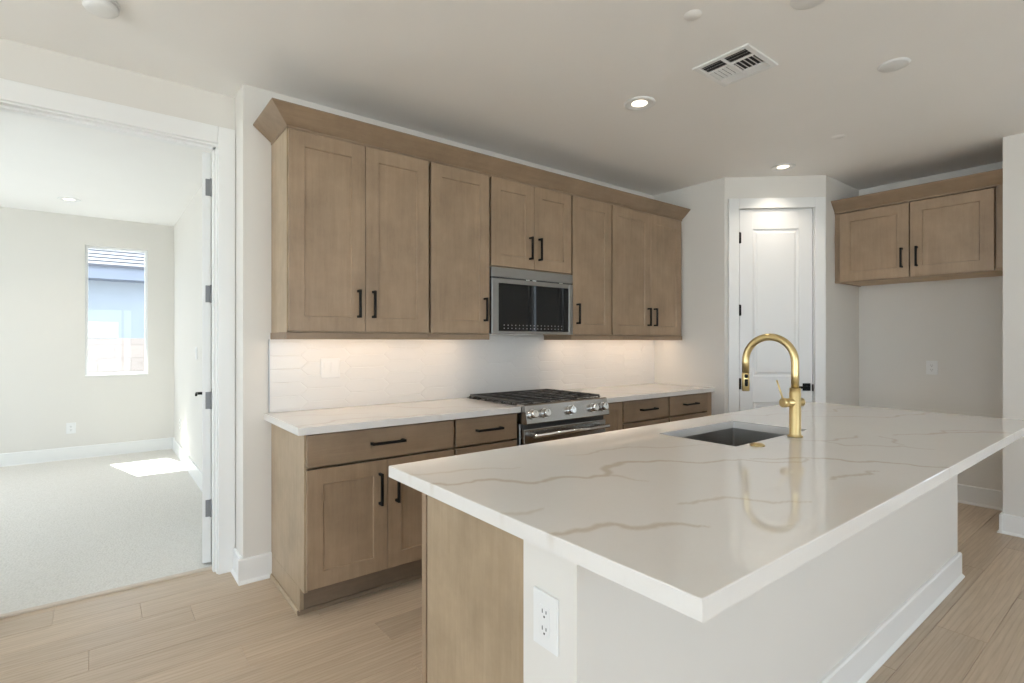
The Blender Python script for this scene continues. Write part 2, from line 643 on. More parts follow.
window_x('window_2', RX0, RX1, YS - 0.1, 0.0, RZ, (-0.8, 0.6, 2.0), 0.07)
window_y('window_3', LY0, LY1, XL - 0.1, LZ0, LZ1, (-2.0, -0.45, 1.15), 0.06)
window_y('window_4', BY0, BY1, -2.71, 0.2, 2.3, (5.75,), 0.06)  # unseen window added to brighten the bedroom
for i, (a, b_) in enumerate(WS):
    window_y('window_%d' % (5 + i), a, b_, XP + 0.04, 0.8, 2.3, (), 0.03)

# ---- baseboards (each with a shoe strip)
def base_profile(h=0.135, t_=0.015, sh=0.018):
    return [(0, 0), (-t_ - 0.012, 0), (-t_ - 0.012, 0.006), (-t_, sh), (-t_, h - 0.006), (-t_ + 0.006, h), (0, h)]
def base_x(b, x0, x1, y, face=-1, h=0.135):
    b.prism([(y + (-face) * p, z) for p, z in base_profile(h)], 0, x0, x1)
def base_y(b, y0, y1, x, face=-1, h=0.135):
    b.prism([(x + (-face) * p, z) for p, z in base_profile(h)], 1, y0, y1)
b = MB()
base_x(b, 0.603, 0.775, YW, -1)
base_y(b, YW, YD - 0.02, 0.63, -1)
struct(b.build('baseboard_back', M['trim']))
b = MB()
base_y(b, 0.79, 1.895, XB, -1, 0.15)
base_x(b, XA, XB, 1.895, -1, 0.15)
struct(b.build('baseboard_alcove', M['trim']))
b = MB()
base_y(b, 0.56, 0.787, XP, -1)
base_x(b, XP - 0.027, XB, 0.787, 1)
struct(b.build('baseboard_living', M['trim']))
b = MB()
base_x(b, -2.6, XBR, YF, -1, 0.15)
struct(b.build('baseboard_bedroom_far', M['trim']))
b = MB()
base_y(b, YB, YF, XBR, -1, 0.15)
struct(b.build('baseboard_bedroom_right', M['trim']))
b = MB()
base_x(b, XL, -0.52, YD, -1)
struct(b.build('baseboard_doorway', M['trim']))

# ---- doorway casing and jamb
CX0, CX1 = OX0 - 0.085, 0.628
b = MB()
b.box(0.540, CX1, YD - 0.02, YD, 0, 2.556, 0.003)
b.box(CX0, OX0 + 0.015, YD - 0.02, YD, 0, 2.556, 0.003)
b.box(OX0 + 0.015, 0.540, YD - 0.02, YD, 2.458, 2.556, 0.003)
struct(b.build('trim_2', M['trim']))
b = MB()
b.box(0.535, OX1, YD, YB, 0, OZ).box(OX0, OX0 + 0.02, YD, YB, 0, OZ).box(OX0 + 0.02, 0.535, YD, YB, OZ - 0.02, OZ)
b.box(0.523, 0.535, YD + 0.04, YB - 0.045, 0, OZ - 0.02).box(OX0 + 0.02, 0.535, YD + 0.04, YB - 0.045, OZ - 0.032, OZ - 0.02)
struct(b.build('trim_3', M['trim']))

# ---- bedroom door, swung fully open
dl = thing('door_2', None, None, (0.528, 3.562, 0), math.atan2(0.989, 0.150), local=True)
struct(dl)
def panel_door(b, w_, z0, z1, th, panels, y0=0.0):
    """door leaf x 0..w, front face at y0 looking to -y, panels recessed on both faces"""
    b.box(0, w_, y0, y0 + th, z0, z1, 0.002)
def leaf(w_, z0, z1, th, pans, st):
    """leaf with moulded panels on both faces: x 0..w, y 0..th"""
    b = MB()
    b.box(0, st, 0, th, z0, z1, 0.002).box(w_ - st, w_, 0, th, z0, z1, 0.002)
    prev = z0
    for (a, c) in sorted(pans) + [(z1, z1)]:
        b.box(st, w_ - st, 0, th, prev, a)
        prev = c
    for (a, c) in pans:
        for s_ in (0, 1):
            y = lambda d: d if s_ == 0 else th - d
            def f(bm=b.bm):
                x0, x1 = st, w_ - st
                L = []
                for off, d in ((0, 0.0), (0.006, 0.007), (0.022, 0.009), (0.036, 0.003)):
                    L.append([bm.verts.new((x0 + off, y(d), a + off)), bm.verts.new((x1 - off, y(d), a + off)),
                              bm.verts.new((x1 - off, y(d), c - off)), bm.verts.new((x0 + off, y(d), c - off))])
                for P_, Q_ in zip(L, L[1:]):
                    for i in range(4):
                        bm.faces.new((P_[i], P_[(i + 1) % 4], Q_[(i + 1) % 4], Q_[i]))
                bm.faces.new(L[-1])
            f()
    return b
leaf(0.90, 0.025, 2.445, 0.045, [(0.22, 0.83), (1.06, 2.31)], 0.13).build('door_leaf', M['door'], dl)
for z in (2.24, 1.611, 0.982, 0.345):
    b = MB()
    b.box(-0.003, 0.0, -0.006, 0.029, z - 0.05, z + 0.05, 0.001)
    b.cyl((-0.006, 0.0, z - 0.052), (-0.006, 0.0, z + 0.052), 0.007, seg=10)
    b.build('hinge', M['hinge'], dl)
def lever(b, x, z, y, out, dirx):
    """square rose with a straight lever; out = -1 or +1 along y, dirx = way the lever points"""
    b.box(x - 0.032, x + 0.032, min(y, y + out * 0.008), max(y, y + out * 0.008), z - 0.032, z + 0.032, 0.002)
    b.cyl((x, y + out * 0.008, z), (x, y + out * 0.05, z), 0.010, seg=12)
    b.box(min(x - dirx * 0.01, x + dirx * 0.115), max(x - dirx * 0.01, x + dirx * 0.115), min(y + out * 0.042, y + out * 0.056), max(y + out * 0.042, y + out * 0.056), z - 0.010, z + 0.010, 0.003)
b = MB()
lever(b, 0.835, 0.955, 0.045, 1, -1)
lever(b, 0.835, 0.955, 0.0, -1, -1)
b.build('door_handle', M['black'], dl)

# ---- pantry door (closed) in the diagonal wall
ang = math.atan2(B.y - A.y, B.x - A.x)
pd = thing('door_1', None, None, (A.x, A.y, 0), ang, local=True)
struct(pd)
lf = leaf(0.604, 0.012, 2.4715, 0.04, [(0.20, 0.805), (1.03, 2.30)], 0.112)
lf.M = Matrix.Identity(4)
bmesh.ops.translate(lf.bm, verts=lf.bm.verts, vec=(D0 + 0.008, 0.004, 0))
lf.build('door_leaf', M['door'], pd)
for z in (2.225, 1.60, 0.965, 0.33):
    b = MB()
    b.cyl((D0 + 0.006, -0.006, z - 0.048), (D0 + 0.006, -0.006, z + 0.048), 0.0075, seg=10)
    b.box(D0 + 0.006, D0 + 0.02, -0.001, 0.004, z - 0.045, z + 0.045)
    b.build('hinge', M['black'], pd)
b = MB()
lever(b, D0 + 0.562, 0.94, 0.004, -1, -1)
b.build('door_handle', M['black'], pd)
MB().box(D1 - 0.013, D1 - 0.002, -0.004, 0.002, 0.905, 0.965, 0.001).build('strike_plate', M['black'], pd)
pt = thing('trim_4', None, None, (A.x, A.y, 0), ang, local=True)
struct(pt)
b = MB()
b.box(D0 - 0.092, D0 - 0.004, -0.018, 0, 0, 2.562, 0.003).box(D1 + 0.004, D1 + 0.092, -0.018, 0, 0, 2.562, 0.003)
b.box(D0 - 0.004, D1 + 0.004, -0.018, 0, DZ + 0.0, 2.562, 0.003)
b.box(D0 - 0.004, D0 + 0.004, 0, 0.115, 0, DZ).box(D1 - 0.004, D1 + 0.004, 0, 0.115, 0, DZ)
b.box(D0 + 0.004, D1 - 0.004, 0.046, 0.06, 2.452, DZ)
b.build('casing', M['trim'], pt)
# pantry interior behind the door
S('wall_pantry_inside', 'wall', (XR + 0.12, XB + 0.12, YB - 0.1, YB, 0, CZ), (XB + 0.02, XB + 0.12, 2.01, YB - 0.1, 0, CZ))

# ------------------------------------------------------------------ cabinets
def bar_handle(x, z, length, y, vertical, M_=None):
    b = MB(M_)
    s_ = 0.0066
    h = length / 2
    yo = y - 0.034
    if vertical:
        b.box(x - s_, x + s_, yo - s_, yo + s_, z - h, z + h, 0.0015)
        for q in (z - h + 0.007, z + h - 0.007):
            b.box(x - s_, x + s_, yo, y, q - s_, q + s_, 0.001)
    else:
        b.box(x - h, x + h, yo - s_, yo + s_, z - s_, z + s_, 0.0015)
        for q in (x - h + 0.007, x + h - 0.007):
            b.box(q - s_, q + s_, yo, y, z - s_, z + s_, 0.001)
    return b

def upper_cabinet(label, x0, x1, z0, z1, doors, rail=True, group='upper cabinets on the range wall', hz=1.541, hl=0.156, left_end=False):
    c = thing('upper_cabinet', label, 'cabinet', ((x0 + x1) / 2, YW, z0), group=group)
    yf = 2.893
    b = MB()
    b.box(x0 + 0.0005, x1 - 0.0005, yf + 0.04, YW - 0.001, z0, z1, 0.001)
    if left_end:
        b.box(x0, x0 + 0.016, yf, yf + 0.05, z0, z1, 0.001)
    if x1 > 4.2:
        b.box(x1 - 0.022, x1 - 0.0005, yf, yf + 0.05, z0, z1, 0.001)
    b.box(x0 + 0.0005, x1 - 0.0005, yf, yf + 0.05, z0, z0 + 0.012).box(x0 + 0.0005, x1 - 0.0005, yf, yf + 0.05, z1 - 0.012, z1)
    b.build('cabinet_body', M['wood_end'], c)
    for (a, e, hs) in doors:
        d = MB().shaker(a, e, z0 + 0.006, z1 - 0.006, 2.871, 0.02, 0.078, rail=0.078).build('door', M['wood'], c)
        hx = e - 0.042 if hs == 'r' else a + 0.042
        bar_handle(hx, hz, hl, 2.871, True).build('handle', M['black'], d)
    if rail:
        rb = MB()
        l = x0 - (0.007 if left_end else -0.0005)
        rb.box(l, x1 - 0.0005, 2.882, 2.902, 1.342, z0, 0.002)
        if left_end:
            rb.box(l, l + 0.02, 2.902, YW - 0.010, 1.342, z0, 0.002)
        elif left_end is None:
            rb.box(x0 + 0.0005, x0 + 0.02, 2.902, YW - 0.010, 1.342, z0, 0.002)
        rb.build('light_rail', M['woodh'], c)
        xm, hl_ = (x0 + x1) / 2, (x1 - x0) / 2 - 0.05
        bar = MB().box(xm - hl_, xm + hl_, 3.00, 3.02, z0 - 0.010, z0 - 0.0005, 0.002).build('light_bar', M['led'], c)
        ld = bpy.data.lights.new('under_cabinet_light', 'AREA')
        ld.shape = 'RECTANGLE'
        ld.size = 2 * hl_
        ld.size_y = 0.02
        ld.energy = LED_W * (x1 - x0)
        ld.color = (1.0, 0.74, 0.52)
        lo = bpy.data.objects.new('under_cabinet_light', ld)
        lo.location = (0, 3.01 - YW, -0.014)
        lo.rotation_euler = (R(18), 0, 0)
        COL.objects.link(lo)
        lo.parent = c
    return c

UZ0, UZ1 = 1.379, 2.444
upper_cabinet('tall two-door wood wall cabinet at the left end, beside the doorway', 0.775, 1.609, UZ0, UZ1, [(0.781, 1.1935, 'r'), (1.1965, 1.602, 'l')], left_end=True)
upper_cabinet('single-door wood wall cabinet just left of the microwave', 1.609, 2.068, UZ0, UZ1, [(1.619, 2.059, 'r')])
upper_cabinet('short two-door wood wall cabinet above the microwave', 2.068, 2.830, 1.836, UZ1, [(2.076, 2.451, 'r'), (2.454, 2.822, 'l')], rail=False, hz=1.988, hl=0.16)
upper_cabinet('single-door wood wall cabinet just right of the microwave', 2.830, 3.282, UZ0, UZ1, [(2.838, 3.274, 'l')], left_end=None)
upper_cabinet('tall two-door wood wall cabinet at the right end, next to the pantry corner', 3.282, XR - 0.002, UZ0, UZ1, [(3.291, 3.784, 'r'), (3.787, 4.236, 'l')])

# crown moulding across all five
b = MB()
def crown(x0, x1, yb, yf, z0, z1, out, left):
    # lower lip, sloped face, upper fillet
    lo = out if left else 0
    b.box(x0, x1, yf - 0.006, yb, z0, z0 + 0.012)
    b.hexa([(x0 - 0.0, yf - 0.004, z0 + 0.012), (x1, yf - 0.004, z0 + 0.012), (x1, yb, z0 + 0.012), (x0 - 0.0, yb, z0 + 0.012),
            (x0 - lo, yf - out, z1 - 0.007), (x1, yf - out, z1 - 0.007), (x1, yb, z1 - 0.007), (x0 - lo, yb, z1 - 0.007)])
    b.box(x0 - lo, x1, yf - out, yb, z1 - 0.007, z1)
crown(0.773, XR - 0.001, YW - 0.001, 2.889, 2.4445, 2.54, 0.093, True)
cr = b.build('crown_molding', M['woodh'], base=True)
tag(cr, 'long sloped wood crown molding running over the wall cabinets above the range', 'molding')

# ---- base cabinets
BZ = 0.889
def base_cabinet(label, x0, x1, fronts, left_end=False, filler=0.0, name='base_cabinet'):
    c = thing(name, label, 'cabinet', ((x0 + x1) / 2, YW, 0), group='base cabinets on the range wall')
    yb = 2.598
    b = MB()
    b.box(x0 + 0.0005, x1 - 0.0005, yb + 0.04, YW - 0.001, 0.125, BZ, 0.001)
    if left_end:
        b.box(x0, x0 + 0.018, 2.665, YW - 0.001, 0.0, 0.125)
        b.box(x0, x0 + 0.016, yb, yb + 0.05, 0.125, BZ, 0.001)
    b.build('cabinet_body', M['wood_end'], c)
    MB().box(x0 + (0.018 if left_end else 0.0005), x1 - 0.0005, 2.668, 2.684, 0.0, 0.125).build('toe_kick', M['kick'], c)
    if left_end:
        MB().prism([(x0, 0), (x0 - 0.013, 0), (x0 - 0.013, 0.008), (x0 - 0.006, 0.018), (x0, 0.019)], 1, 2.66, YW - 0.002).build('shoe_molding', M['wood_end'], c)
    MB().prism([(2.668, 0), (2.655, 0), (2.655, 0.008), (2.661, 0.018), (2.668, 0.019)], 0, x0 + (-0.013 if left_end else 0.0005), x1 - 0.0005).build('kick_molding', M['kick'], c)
    if filler:
        MB().box(x1 - filler, x1 - 0.0005, 2.586, yb + 0.04, 0.125, BZ - 0.003, 0.001).build('filler_strip', M['wood'], c)
    for (kind, a, e, z0, z1, h) in fronts:
        if kind == 'drawer':
            d = MB().shaker(a, e, z0, z1, 2.576, 0.02, 0).build('drawer_front', M['woodh'], c)
            bar_handle((a + e) / 2, (z0 + z1) / 2 + 0.004, 0.185, 2.576, False).build('handle', M['black'], d)
        else:
            st = 0.075 if e - a > 0.3 else 0.055
            d = MB().shaker(a, e, z0, z1, 2.576, 0.02, st).build('door', M['wood'], c)
            if h:
                hx = e - 0.045 if h == 'r' else a + 0.045
                bar_handle(hx, z1 - 0.145, 0.165, 2.576, True).build('handle', M['black'], d)
    return c
ZT = (0.726, 0.881)
DOORZ = (0.142, 0.714)
base_cabinet('wide wood base cabinet at the left end with one drawer over two doors', 0.775, 1.604,
             [('drawer', 0.783, 1.597, *ZT, 0), ('door', 0.783, 1.193, *DOORZ, 'r'), ('door', 1.196, 1.597, *DOORZ, 'l')], True)
base_cabinet('wood drawer base cabinet standing just left of the range', 1.604, 2.070,
             [('drawer', 1.616, 2.060, *ZT, 0), ('drawer', 1.616, 2.060, 0.434, 0.714, 0), ('drawer', 1.616, 2.060, 0.142, 0.422, 0)])
base_cabinet('very narrow full-height wood pull-out cabinet just right of the range', 2.834, 3.068, [('door', 2.843, 3.060, 0.142, 0.881, None)])
base_cabinet('wood drawer base cabinet between the narrow pull-out and the corner one', 3.068, 3.634,
             [('drawer', 3.077, 3.628, *ZT, 0), ('drawer', 3.077, 3.628, 0.434, 0.714, 0), ('drawer', 3.077, 3.628, 0.142, 0.422, 0)])
base_cabinet('wood drawer base cabinet at the right end against the pantry corner', 3.634, XR - 0.002,
             [('drawer', 3.643, 4.190, *ZT, 0), ('drawer', 3.643, 4.190, 0.434, 0.714, 0), ('drawer', 3.643, 4.190, 0.142, 0.422, 0)], filler=0.066)

# ------------------------------------------------------------------ quartz tops with veins
def jitter(poly, amp, seed, depth=3):
    rnd = random.Random(seed)
    for _ in range(depth):
        out = [poly[0]]
        for p, q in zip(poly, poly[1:]):
            dx, dy, dw = q[0] - p[0], q[1] - p[1], (p[2] + q[2]) / 2
            k = rnd.uniform(-amp, amp)
            out.append(((p[0] + q[0]) / 2 - dy * k, (p[1] + q[1]) / 2 + dx * k, dw * rnd.uniform(0.75, 1.3)))
            out.append(q)
        poly = out
        amp *= 0.8
    return poly

def slab(name, x0, x1, y0, y1, z0, z1, veins, hole=None, step=0.0075, e=0.002):
    def axis(a, b_, cuts):
        ks = [a] + sorted(c for c in cuts if a < c < b_) + [b_]
        out = [a]
        for p, q in zip(ks, ks[1:]):
            n = max(1, int(math.ceil((q - p) / step)))
            out += [p + (q - p) * (i + 1) / n for i in range(n)]
        return out
    xs = axis(x0 + e, x1 - e, hole[:2] if hole else [])
    ys = axis(y0 + e, y1 - e, hole[2:] if hole else [])
    nx, ny = len(xs), len(ys)
    val = [[0.0] * ny for _ in range(nx)]
    sx, sy = xs[1] - xs[0], ys[1] - ys[0]
    import bisect
    for vn in veins:
        for (ax, ay, aw), (bx, by, bw) in zip(vn['p'], vn['p'][1:]):
            wm = max(aw, bw) * 2.0 + 0.004
            i0 = bisect.bisect_left(xs, min(ax, bx) - wm)
            i1 = bisect.bisect_right(xs, max(ax, bx) + wm)
            j0 = bisect.bisect_left(ys, min(ay, by) - wm)
            j1 = bisect.bisect_right(ys, max(ay, by) + wm)
            dx, dy = bx - ax, by - ay
            ll = dx * dx + dy * dy + 1e-12
            for i in range(i0, i1):
                for j in range(j0, j1):
                    t_ = max(0, min(1, ((xs[i] - ax) * dx + (ys[j] - ay) * dy) / ll))
                    ds = math.hypot(xs[i] - ax - dx * t_, ys[j] - ay - dy * t_)
                    wd = aw + (bw - aw) * t_
                    v = vn['s'] * max(0, min(1, (1.6 * wd + 0.003 - ds) / (0.9 * wd + 0.003)))
                    if v > val[i][j]:
                        val[i][j] = v
    vs, fs, vv = [], [], []
    idx = {}
    for i in range(nx):
        for j in range(ny):
            idx[i, j] = len(vs)
            vs.append((xs[i], ys[j], z1))
            vv.append(val[i][j])
    def inhole(i, j):
        if not hole:
            return False
        cx, cy = (xs[i] + xs[i + 1]) / 2, (ys[j] + ys[j + 1]) / 2
        return hole[0] < cx < hole[1] and hole[2] < cy < hole[3]
    for i in range(nx - 1):
        for j in range(ny - 1):
            if not inhole(i, j):
                fs.append((idx[i, j], idx[i + 1, j], idx[i + 1, j + 1], idx[i, j + 1]))
    # rim: small chamfer then straight down, then the underside
    def rim(loop, sgn, hx=None):
        A_, B_, C_ = [], [], []
        for (i, j) in loop:
            x, y = xs[i], ys[j]
            ox = oy = 0
            if hx is None:
                ox = -e if i == 0 else (e if i == nx - 1 else 0)
                oy = -e if j == 0 else (e if j == ny - 1 else 0)
            A_.append(idx[i, j])
            B_.append(len(vs)); vs.append((x + ox, y + oy, z1 - (e if hx is None else 0.0005))); vv.append(val[i][j] * 0.45)
            C_.append(len(vs)); vs.append((x + ox, y + oy, z0)); vv.append(val[i][j] * 0.1)
        n = len(loop)
        for k in range(n):
            m_ = (k + 1) % n
            fs.append((A_[k], B_[k], B_[m_], A_[m_]) if sgn > 0 else (A_[m_], B_[m_], B_[k], A_[k]))
            fs.append((B_[k], C_[k], C_[m_], B_[m_]) if sgn > 0 else (B_[m_], C_[m_], C_[k], B_[k]))
        return C_
    loop = [(i, 0) for i in range(nx - 1)] + [(nx - 1, j) for j in range(ny - 1)] + [(i, ny - 1) for i in range(nx - 1, 0, -1)] + [(0, j) for j in range(ny - 1, 0, -1)]
    C1 = rim(loop, 1)
    if hole:
        ia, ib = min(range(nx), key=lambda k: abs(xs[k] - hole[0])), min(range(nx), key=lambda k: abs(xs[k] - hole[1]))
        ja, jb = min(range(ny), key=lambda k: abs(ys[k] - hole[2])), min(range(ny), key=lambda k: abs(ys[k] - hole[3]))
        lp = [(i, ja) for i in range(ia, ib)] + [(ib, j) for j in range(ja, jb)] + [(i, jb) for i in range(ib, ia, -1)] + [(ia, j) for j in range(jb, ja, -1)]
        C2 = rim(lp, -1, True)
        base = len(vs)
        q = [(x0, y0), (x1, y0), (x1, y1), (x0, y1), (hole[0], hole[2]), (hole[1], hole[2]), (hole[1], hole[3]), (hole[0], hole[3])]
        for p in q:
            vs.append((p[0], p[1], z0)); vv.append(0)
        for k in range(4):
            m_ = (k + 1) % 4
            fs.append((base + m_, base + k, base + 4 + k, base + 4 + m_))
    else:
        fs.append(tuple(C1[::-1]))
    cx, cy = (x0 + x1) / 2, (y0 + y1) / 2
    me = bpy.data.meshes.new(name)
    me.from_pydata([(a - cx, b_ - cy, c - z0) for a, b_, c in vs], [], fs)
    at = me.attributes.new('vein', 'FLOAT', 'POINT')
    at.data.foreach_set('value', vv)
    me.materials.append(M['quartz'])
    o = bpy.data.objects.new(name, me)
    o.location = (cx, cy, z0)
    COL.objects.link(o)
    return o

def V(s, seed, *pts, amp=0.22):
    return {'s': s, 'p': jitter([(x, y, w_) for x, y, w_ in pts], amp, seed)}
iv = [
    V(0.85, 1, (0.77, 1.36, .008), (0.84, 1.31, .006), (0.94, 1.29, .012), (1.01, 1.18, .010), (1.14, 1.17, .009), (1.24, 1.11, .011), (1.39, 1.19, .017), (1.46, 1.18, .012), (1.57, 1.11, .006), (1.67, 1.01, .007), (1.85, 0.86, .005), (1.98, 0.83, .004)),
    V(0.55, 2, (1.24, 1.11, .008), (1.27, 1.05, .005), (1.29, 0.99, .003)),
    V(0.7, 3, (1.17, 0.80, .003), (1.24, 0.78, .007), (1.32, 0.76, .006), (1.35, 0.70, .006), (1.41, 0.64, .004), (1.46, 0.60, .002)),
    V(0.85, 4, (0.76, 0.85, .010), (0.82, 0.83, .009), (0.92, 0.81, .011), (0.98, 0.74, .011), (1.06, 0.68, .005), (1.08, 0.66, .002)),
    V(0.8, 5, (1.82, 0.95, .004), (1.90, 0.89, .005), (2.01, 0.81, .008), (2.06, 0.75, .009), (2.09, 0.68, .008), (2.14, 0.62, .006), (2.16, 0.54, .006), (2.21, 0.48, .006)),
    V(0.75, 6, (1.74, 0.66, .004), (1.82, 0.65, .008), (1.89, 0.62, .009), (1.94, 0.63, .005), (1.97, 0.61, .003)),
    V(0.55, 7, (2.31, 1.04, .004), (2.39, 0.94, .006), (2.35, 0.84, .006), (2.44, 0.77, .007), (2.52, 0.70, .006), (2.54, 0.60, .003)),
    V(0.6, 8, (2.40, 0.94, .005), (2.51, 0.91, .007), (2.64, 0.90, .004)),
    V(0.6, 9, (2.70, 0.83, .004), (2.66, 0.76, .006), (2.55, 0.70, .003)),
    V(0.65, 10, (2.78, 0.80, .004), (3.01, 0.68, .008), (3.14, 0.61, .009), (3.23, 0.52, .008), (3.28, 0.48, .006)),
    V(0.6, 11, (2.90, 0.74, .003), (3.02, 0.69, .007), (3.17, 0.66, .006), (3.27, 0.52, .006)),
    V(0.55, 12, (3.10, 1.30, .003), (3.24, 1.19, .007), (3.37, 1.06, .006), (3.55, 1.00, .008), (3.75, 0.94, .005), (3.86, 0.90, .005)),
    V(0.5, 13, (0.77, 1.50, .006), (0.87, 1.45, .008), (1.0, 1.42, .005), (1.1, 1.36, .003)),
    V(0.5, 14, (1.35, 1.40, .003), (1.52, 1.38, .006), (1.68, 1.33, .007), (1.86, 1.22, .004), (1.95, 1.18, .003)),
    V(0.5, 15, (2.75, 1.60, .003), (2.95, 1.45, .006), (3.2, 1.40, .005), (3.45, 1.28, .006), (3.86, 1.22, .004)),
    V(0.5, 16, (0.77, 1.02, .006), (0.81, 0.99, .009), (0.87, 0.99, .004)),
]
IX0, IX1, IY0, IY1 = 0.767, 3.862, 0.481, 1.648
IZ0, IZ1 = 0.8765, 0.914
HOLE = (1.990, 2.632, 1.100, 1.470)
for vn in iv:
    vn['s'] *= 0.85
    vn['p'] = [(x, y, w_ * 0.8) for x, y, w_ in vn['p']]
it = slab('countertop', IX0, IX1, IY0, IY1, IZ0, IZ1, iv, HOLE)
tag(it, 'large glossy white quartz island top with beige veins and a sink cutout', 'countertop')
wv1 = [V(0.45, 21, (0.75, 2.62, .005), (0.95, 2.70, .007), (1.2, 2.66, .006), (1.45, 2.58, .008), (1.5, 2.555, .006)),
       V(0.4, 22, (1.25, 3.10, .004), (1.5, 2.95, .006), (1.75, 2.80, .006), (1.95, 2.62, .008), (1.98, 2.555, .008)),
       V(0.35, 23, (0.8, 3.0, .004), (1.0, 2.9, .006), (1.2, 2.85, .003))]
lc = slab('countertop', 0.737, 2.074, 2.556, YW - 0.0085, BZ, 0.925, wv1, step=0.012)
tag(lc, 'white quartz worktop left of the range, over the left base cabinets', 'countertop', 'wall worktops')
wv2 = [V(0.45, 24, (2.9, 3.0, .004), (3.2, 2.8, .006), (3.36, 2.6, .010), (3.38, 2.556, .010)),
       V(0.45, 25, (3.3, 3.1, .004), (3.5, 2.8, .006), (3.55, 2.6, .009), (3.56, 2.556, .010)),
       V(0.4, 26, (3.7, 3.1, .004), (3.95, 2.75, .006), (4.05, 2.6, .010), (4.07, 2.556, .010))]
rc = slab('countertop', 2.832, XR - 0.001, 2.556, YW - 0.0085, BZ, 0.925, wv2, step=0.012)
tag(rc, 'white quartz worktop right of the range, ending at the pantry corner', 'countertop', 'wall worktops')

# ------------------------------------------------------------------ picket tile backsplash
bs = thing('backsplash', 'white glazed elongated hexagon tile backsplash between worktops and wall cabinets', 'backsplash', (2.5, YW, 0.925))
bx0, bx1, bz0, bz1 = 0.766, XR - 0.001, 0.926, 1.3782
def tiles():
    bm = bmesh.new()
    L, h = 0.30, 0.078
    p = h / 2
    g = 0.0011
    c0 = int((bx0 - 1) / (L - p)) - 1
    for c in range(c0, 30):
        cx = c * (L - p) + 0.04
        if cx < bx0 - L or cx > bx1 + L:
            continue
        for r in range(-1, 8):
            cz = bz0 + r * h + (h / 2 if c % 2 else 0) + 0.01
            if cz < bz0 - h or cz > bz1 + h:
                continue
            def ring(d, y):
                a, hh = L / 2 - d * 1.4, h / 2 - d
                return [bm.verts.new((cx + u, y, cz + v)) for u, v in ((-a, 0), (-a + p, -hh), (a - p, -hh), (a, 0), (a - p, hh), (-a + p, hh))]
            A_, B_, C_ = ring(g, YW - 0.0050), ring(g + 0.0004, YW - 0.0072), ring(g + 0.0022, YW - 0.0080)
            for P_, Q_ in ((A_, B_), (B_, C_)):
                for k in range(6):
                    bm.faces.new((P_[k], P_[(k + 1) % 6], Q_[(k + 1) % 6], Q_[k]))
            bm.faces.new(C_)
    for co, no in (((bx0, 0, 0), (-1, 0, 0)), ((bx1, 0, 0), (1, 0, 0)), ((0, 0, bz0), (0, 0, -1)), ((0, 0, bz1), (0, 0, 1))):
        bmesh.ops.bisect_plane(bm, geom=bm.verts[:] + bm.edges[:] + bm.faces[:], plane_co=co, plane_no=no, clear_outer=True)
    b = MB()
    b.bm.free()
    b.bm = bm
    return b
tl = tiles()
tl.build('tiles', M['tile'], bs)
MB().box(bx0, bx1, YW - 0.0066, YW - 0.0003, bz0, bz1).build('grout_bed', M['grout'], bs)
MB().box(bx0 - 0.006, bx0, YW - 0.0095, YW - 0.0003, bz0, 1.342).build('edge_strip', M['steel_soft'], bs)

# ------------------------------------------------------------------ range
RX0_, RX1_ = 2.079, 2.827
rg = thing('gas_range', 'stainless slide-in gas range with black cast iron grates and five knobs', 'range', ((RX0_ + RX1_) / 2, 2.87, 0))
MB().box(RX0_ + 0.002, RX1_ - 0.002, 2.575, 3.17, 0.08, 0.898, 0.003).build('range_body', M['steel_soft'], rg)
for x in (RX0_ + 0.06, RX1_ - 0.06):
    for y in (2.64, 3.10):
        MB().cyl((x, y, 0), (x, y, 0.08), 0.018, seg=12).build('foot', M['black'], rg)
b = MB()
b.box(RX0_, RX1_, 2.56, 3.19, 0.898, 0.919, 0.004, 2)
b.box(RX0_ + 0.01, RX1_ - 0.01, 3.155, 3.19, 0.919, 0.932, 0.003)
b.build('cooktop', M['steel'], rg)
# control panel with sloped face
b = MB()
b.prism([(2.60, 0.815), (2.506, 0.815), (2.499, 0.822), (2.524, 0.930), (2.535, 0.936), (2.60, 0.936)], 0, RX0_ - 0.002, RX1_ + 0.002)
cp = b.build('control_panel', M['steel'], rg)
nrm = Vector((0, -0.974, 0.226))
for i, kx in enumerate((2.128, 2.231, 2.455, 2.672, 2.770)):
    c = Vector((kx, 2.5115, 0.876))
    k = MB()
    k.cyl(c, c + nrm * 0.006, 0.031, seg=28)
    k.tube([c + nrm * 0.006, c + nrm * 0.012, c + nrm * 0.036, c + nrm * 0.040], [0.022, 0.0265, 0.0245, 0.021], 28)
    kb = k.build('knob', M['chrome'], rg)
    q = MB()
    up = Vector((0, 0.226, 0.974))
    q.tube([c + nrm * 0.0405 + up * 0.004, c + nrm * 0.0405 + up * 0.019], 0.0016, 6)
    q.build('pointer', M['slot'], kb)
MB().box(RX0_ + 0.004, RX1_ - 0.004, 2.55, 2.575, 0.783, 0.814).build('vent_gap', M['slot'], rg)
dr = MB().box(RX0_ + 0.002, RX1_ - 0.002, 2.530, 2.575, 0.215, 0.782, 0.004, 2).build('oven_door', M['steel'], rg)
MB().box(RX0_ + 0.085, RX1_ - 0.085, 2.5275, 2.531, 0.30, 0.690, 0.001).build('window', M['glass_black'], dr)
b = MB()
b.cyl((RX0_ + 0.035, 2.474, 0.745), (RX1_ - 0.035, 2.474, 0.745), 0.0135, seg=20)
for x in (RX0_ + 0.062, RX1_ - 0.062):
    b.box(x - 0.012, x + 0.012, 2.474, 2.530, 0.733, 0.757, 0.003)
b.build('handle', M['chrome'], dr)
MB().box(RX0_ + 0.002, RX1_ - 0.002, 2.535, 2.575, 0.085, 0.205, 0.004, 2).build('storage_drawer', M['steel'], rg)
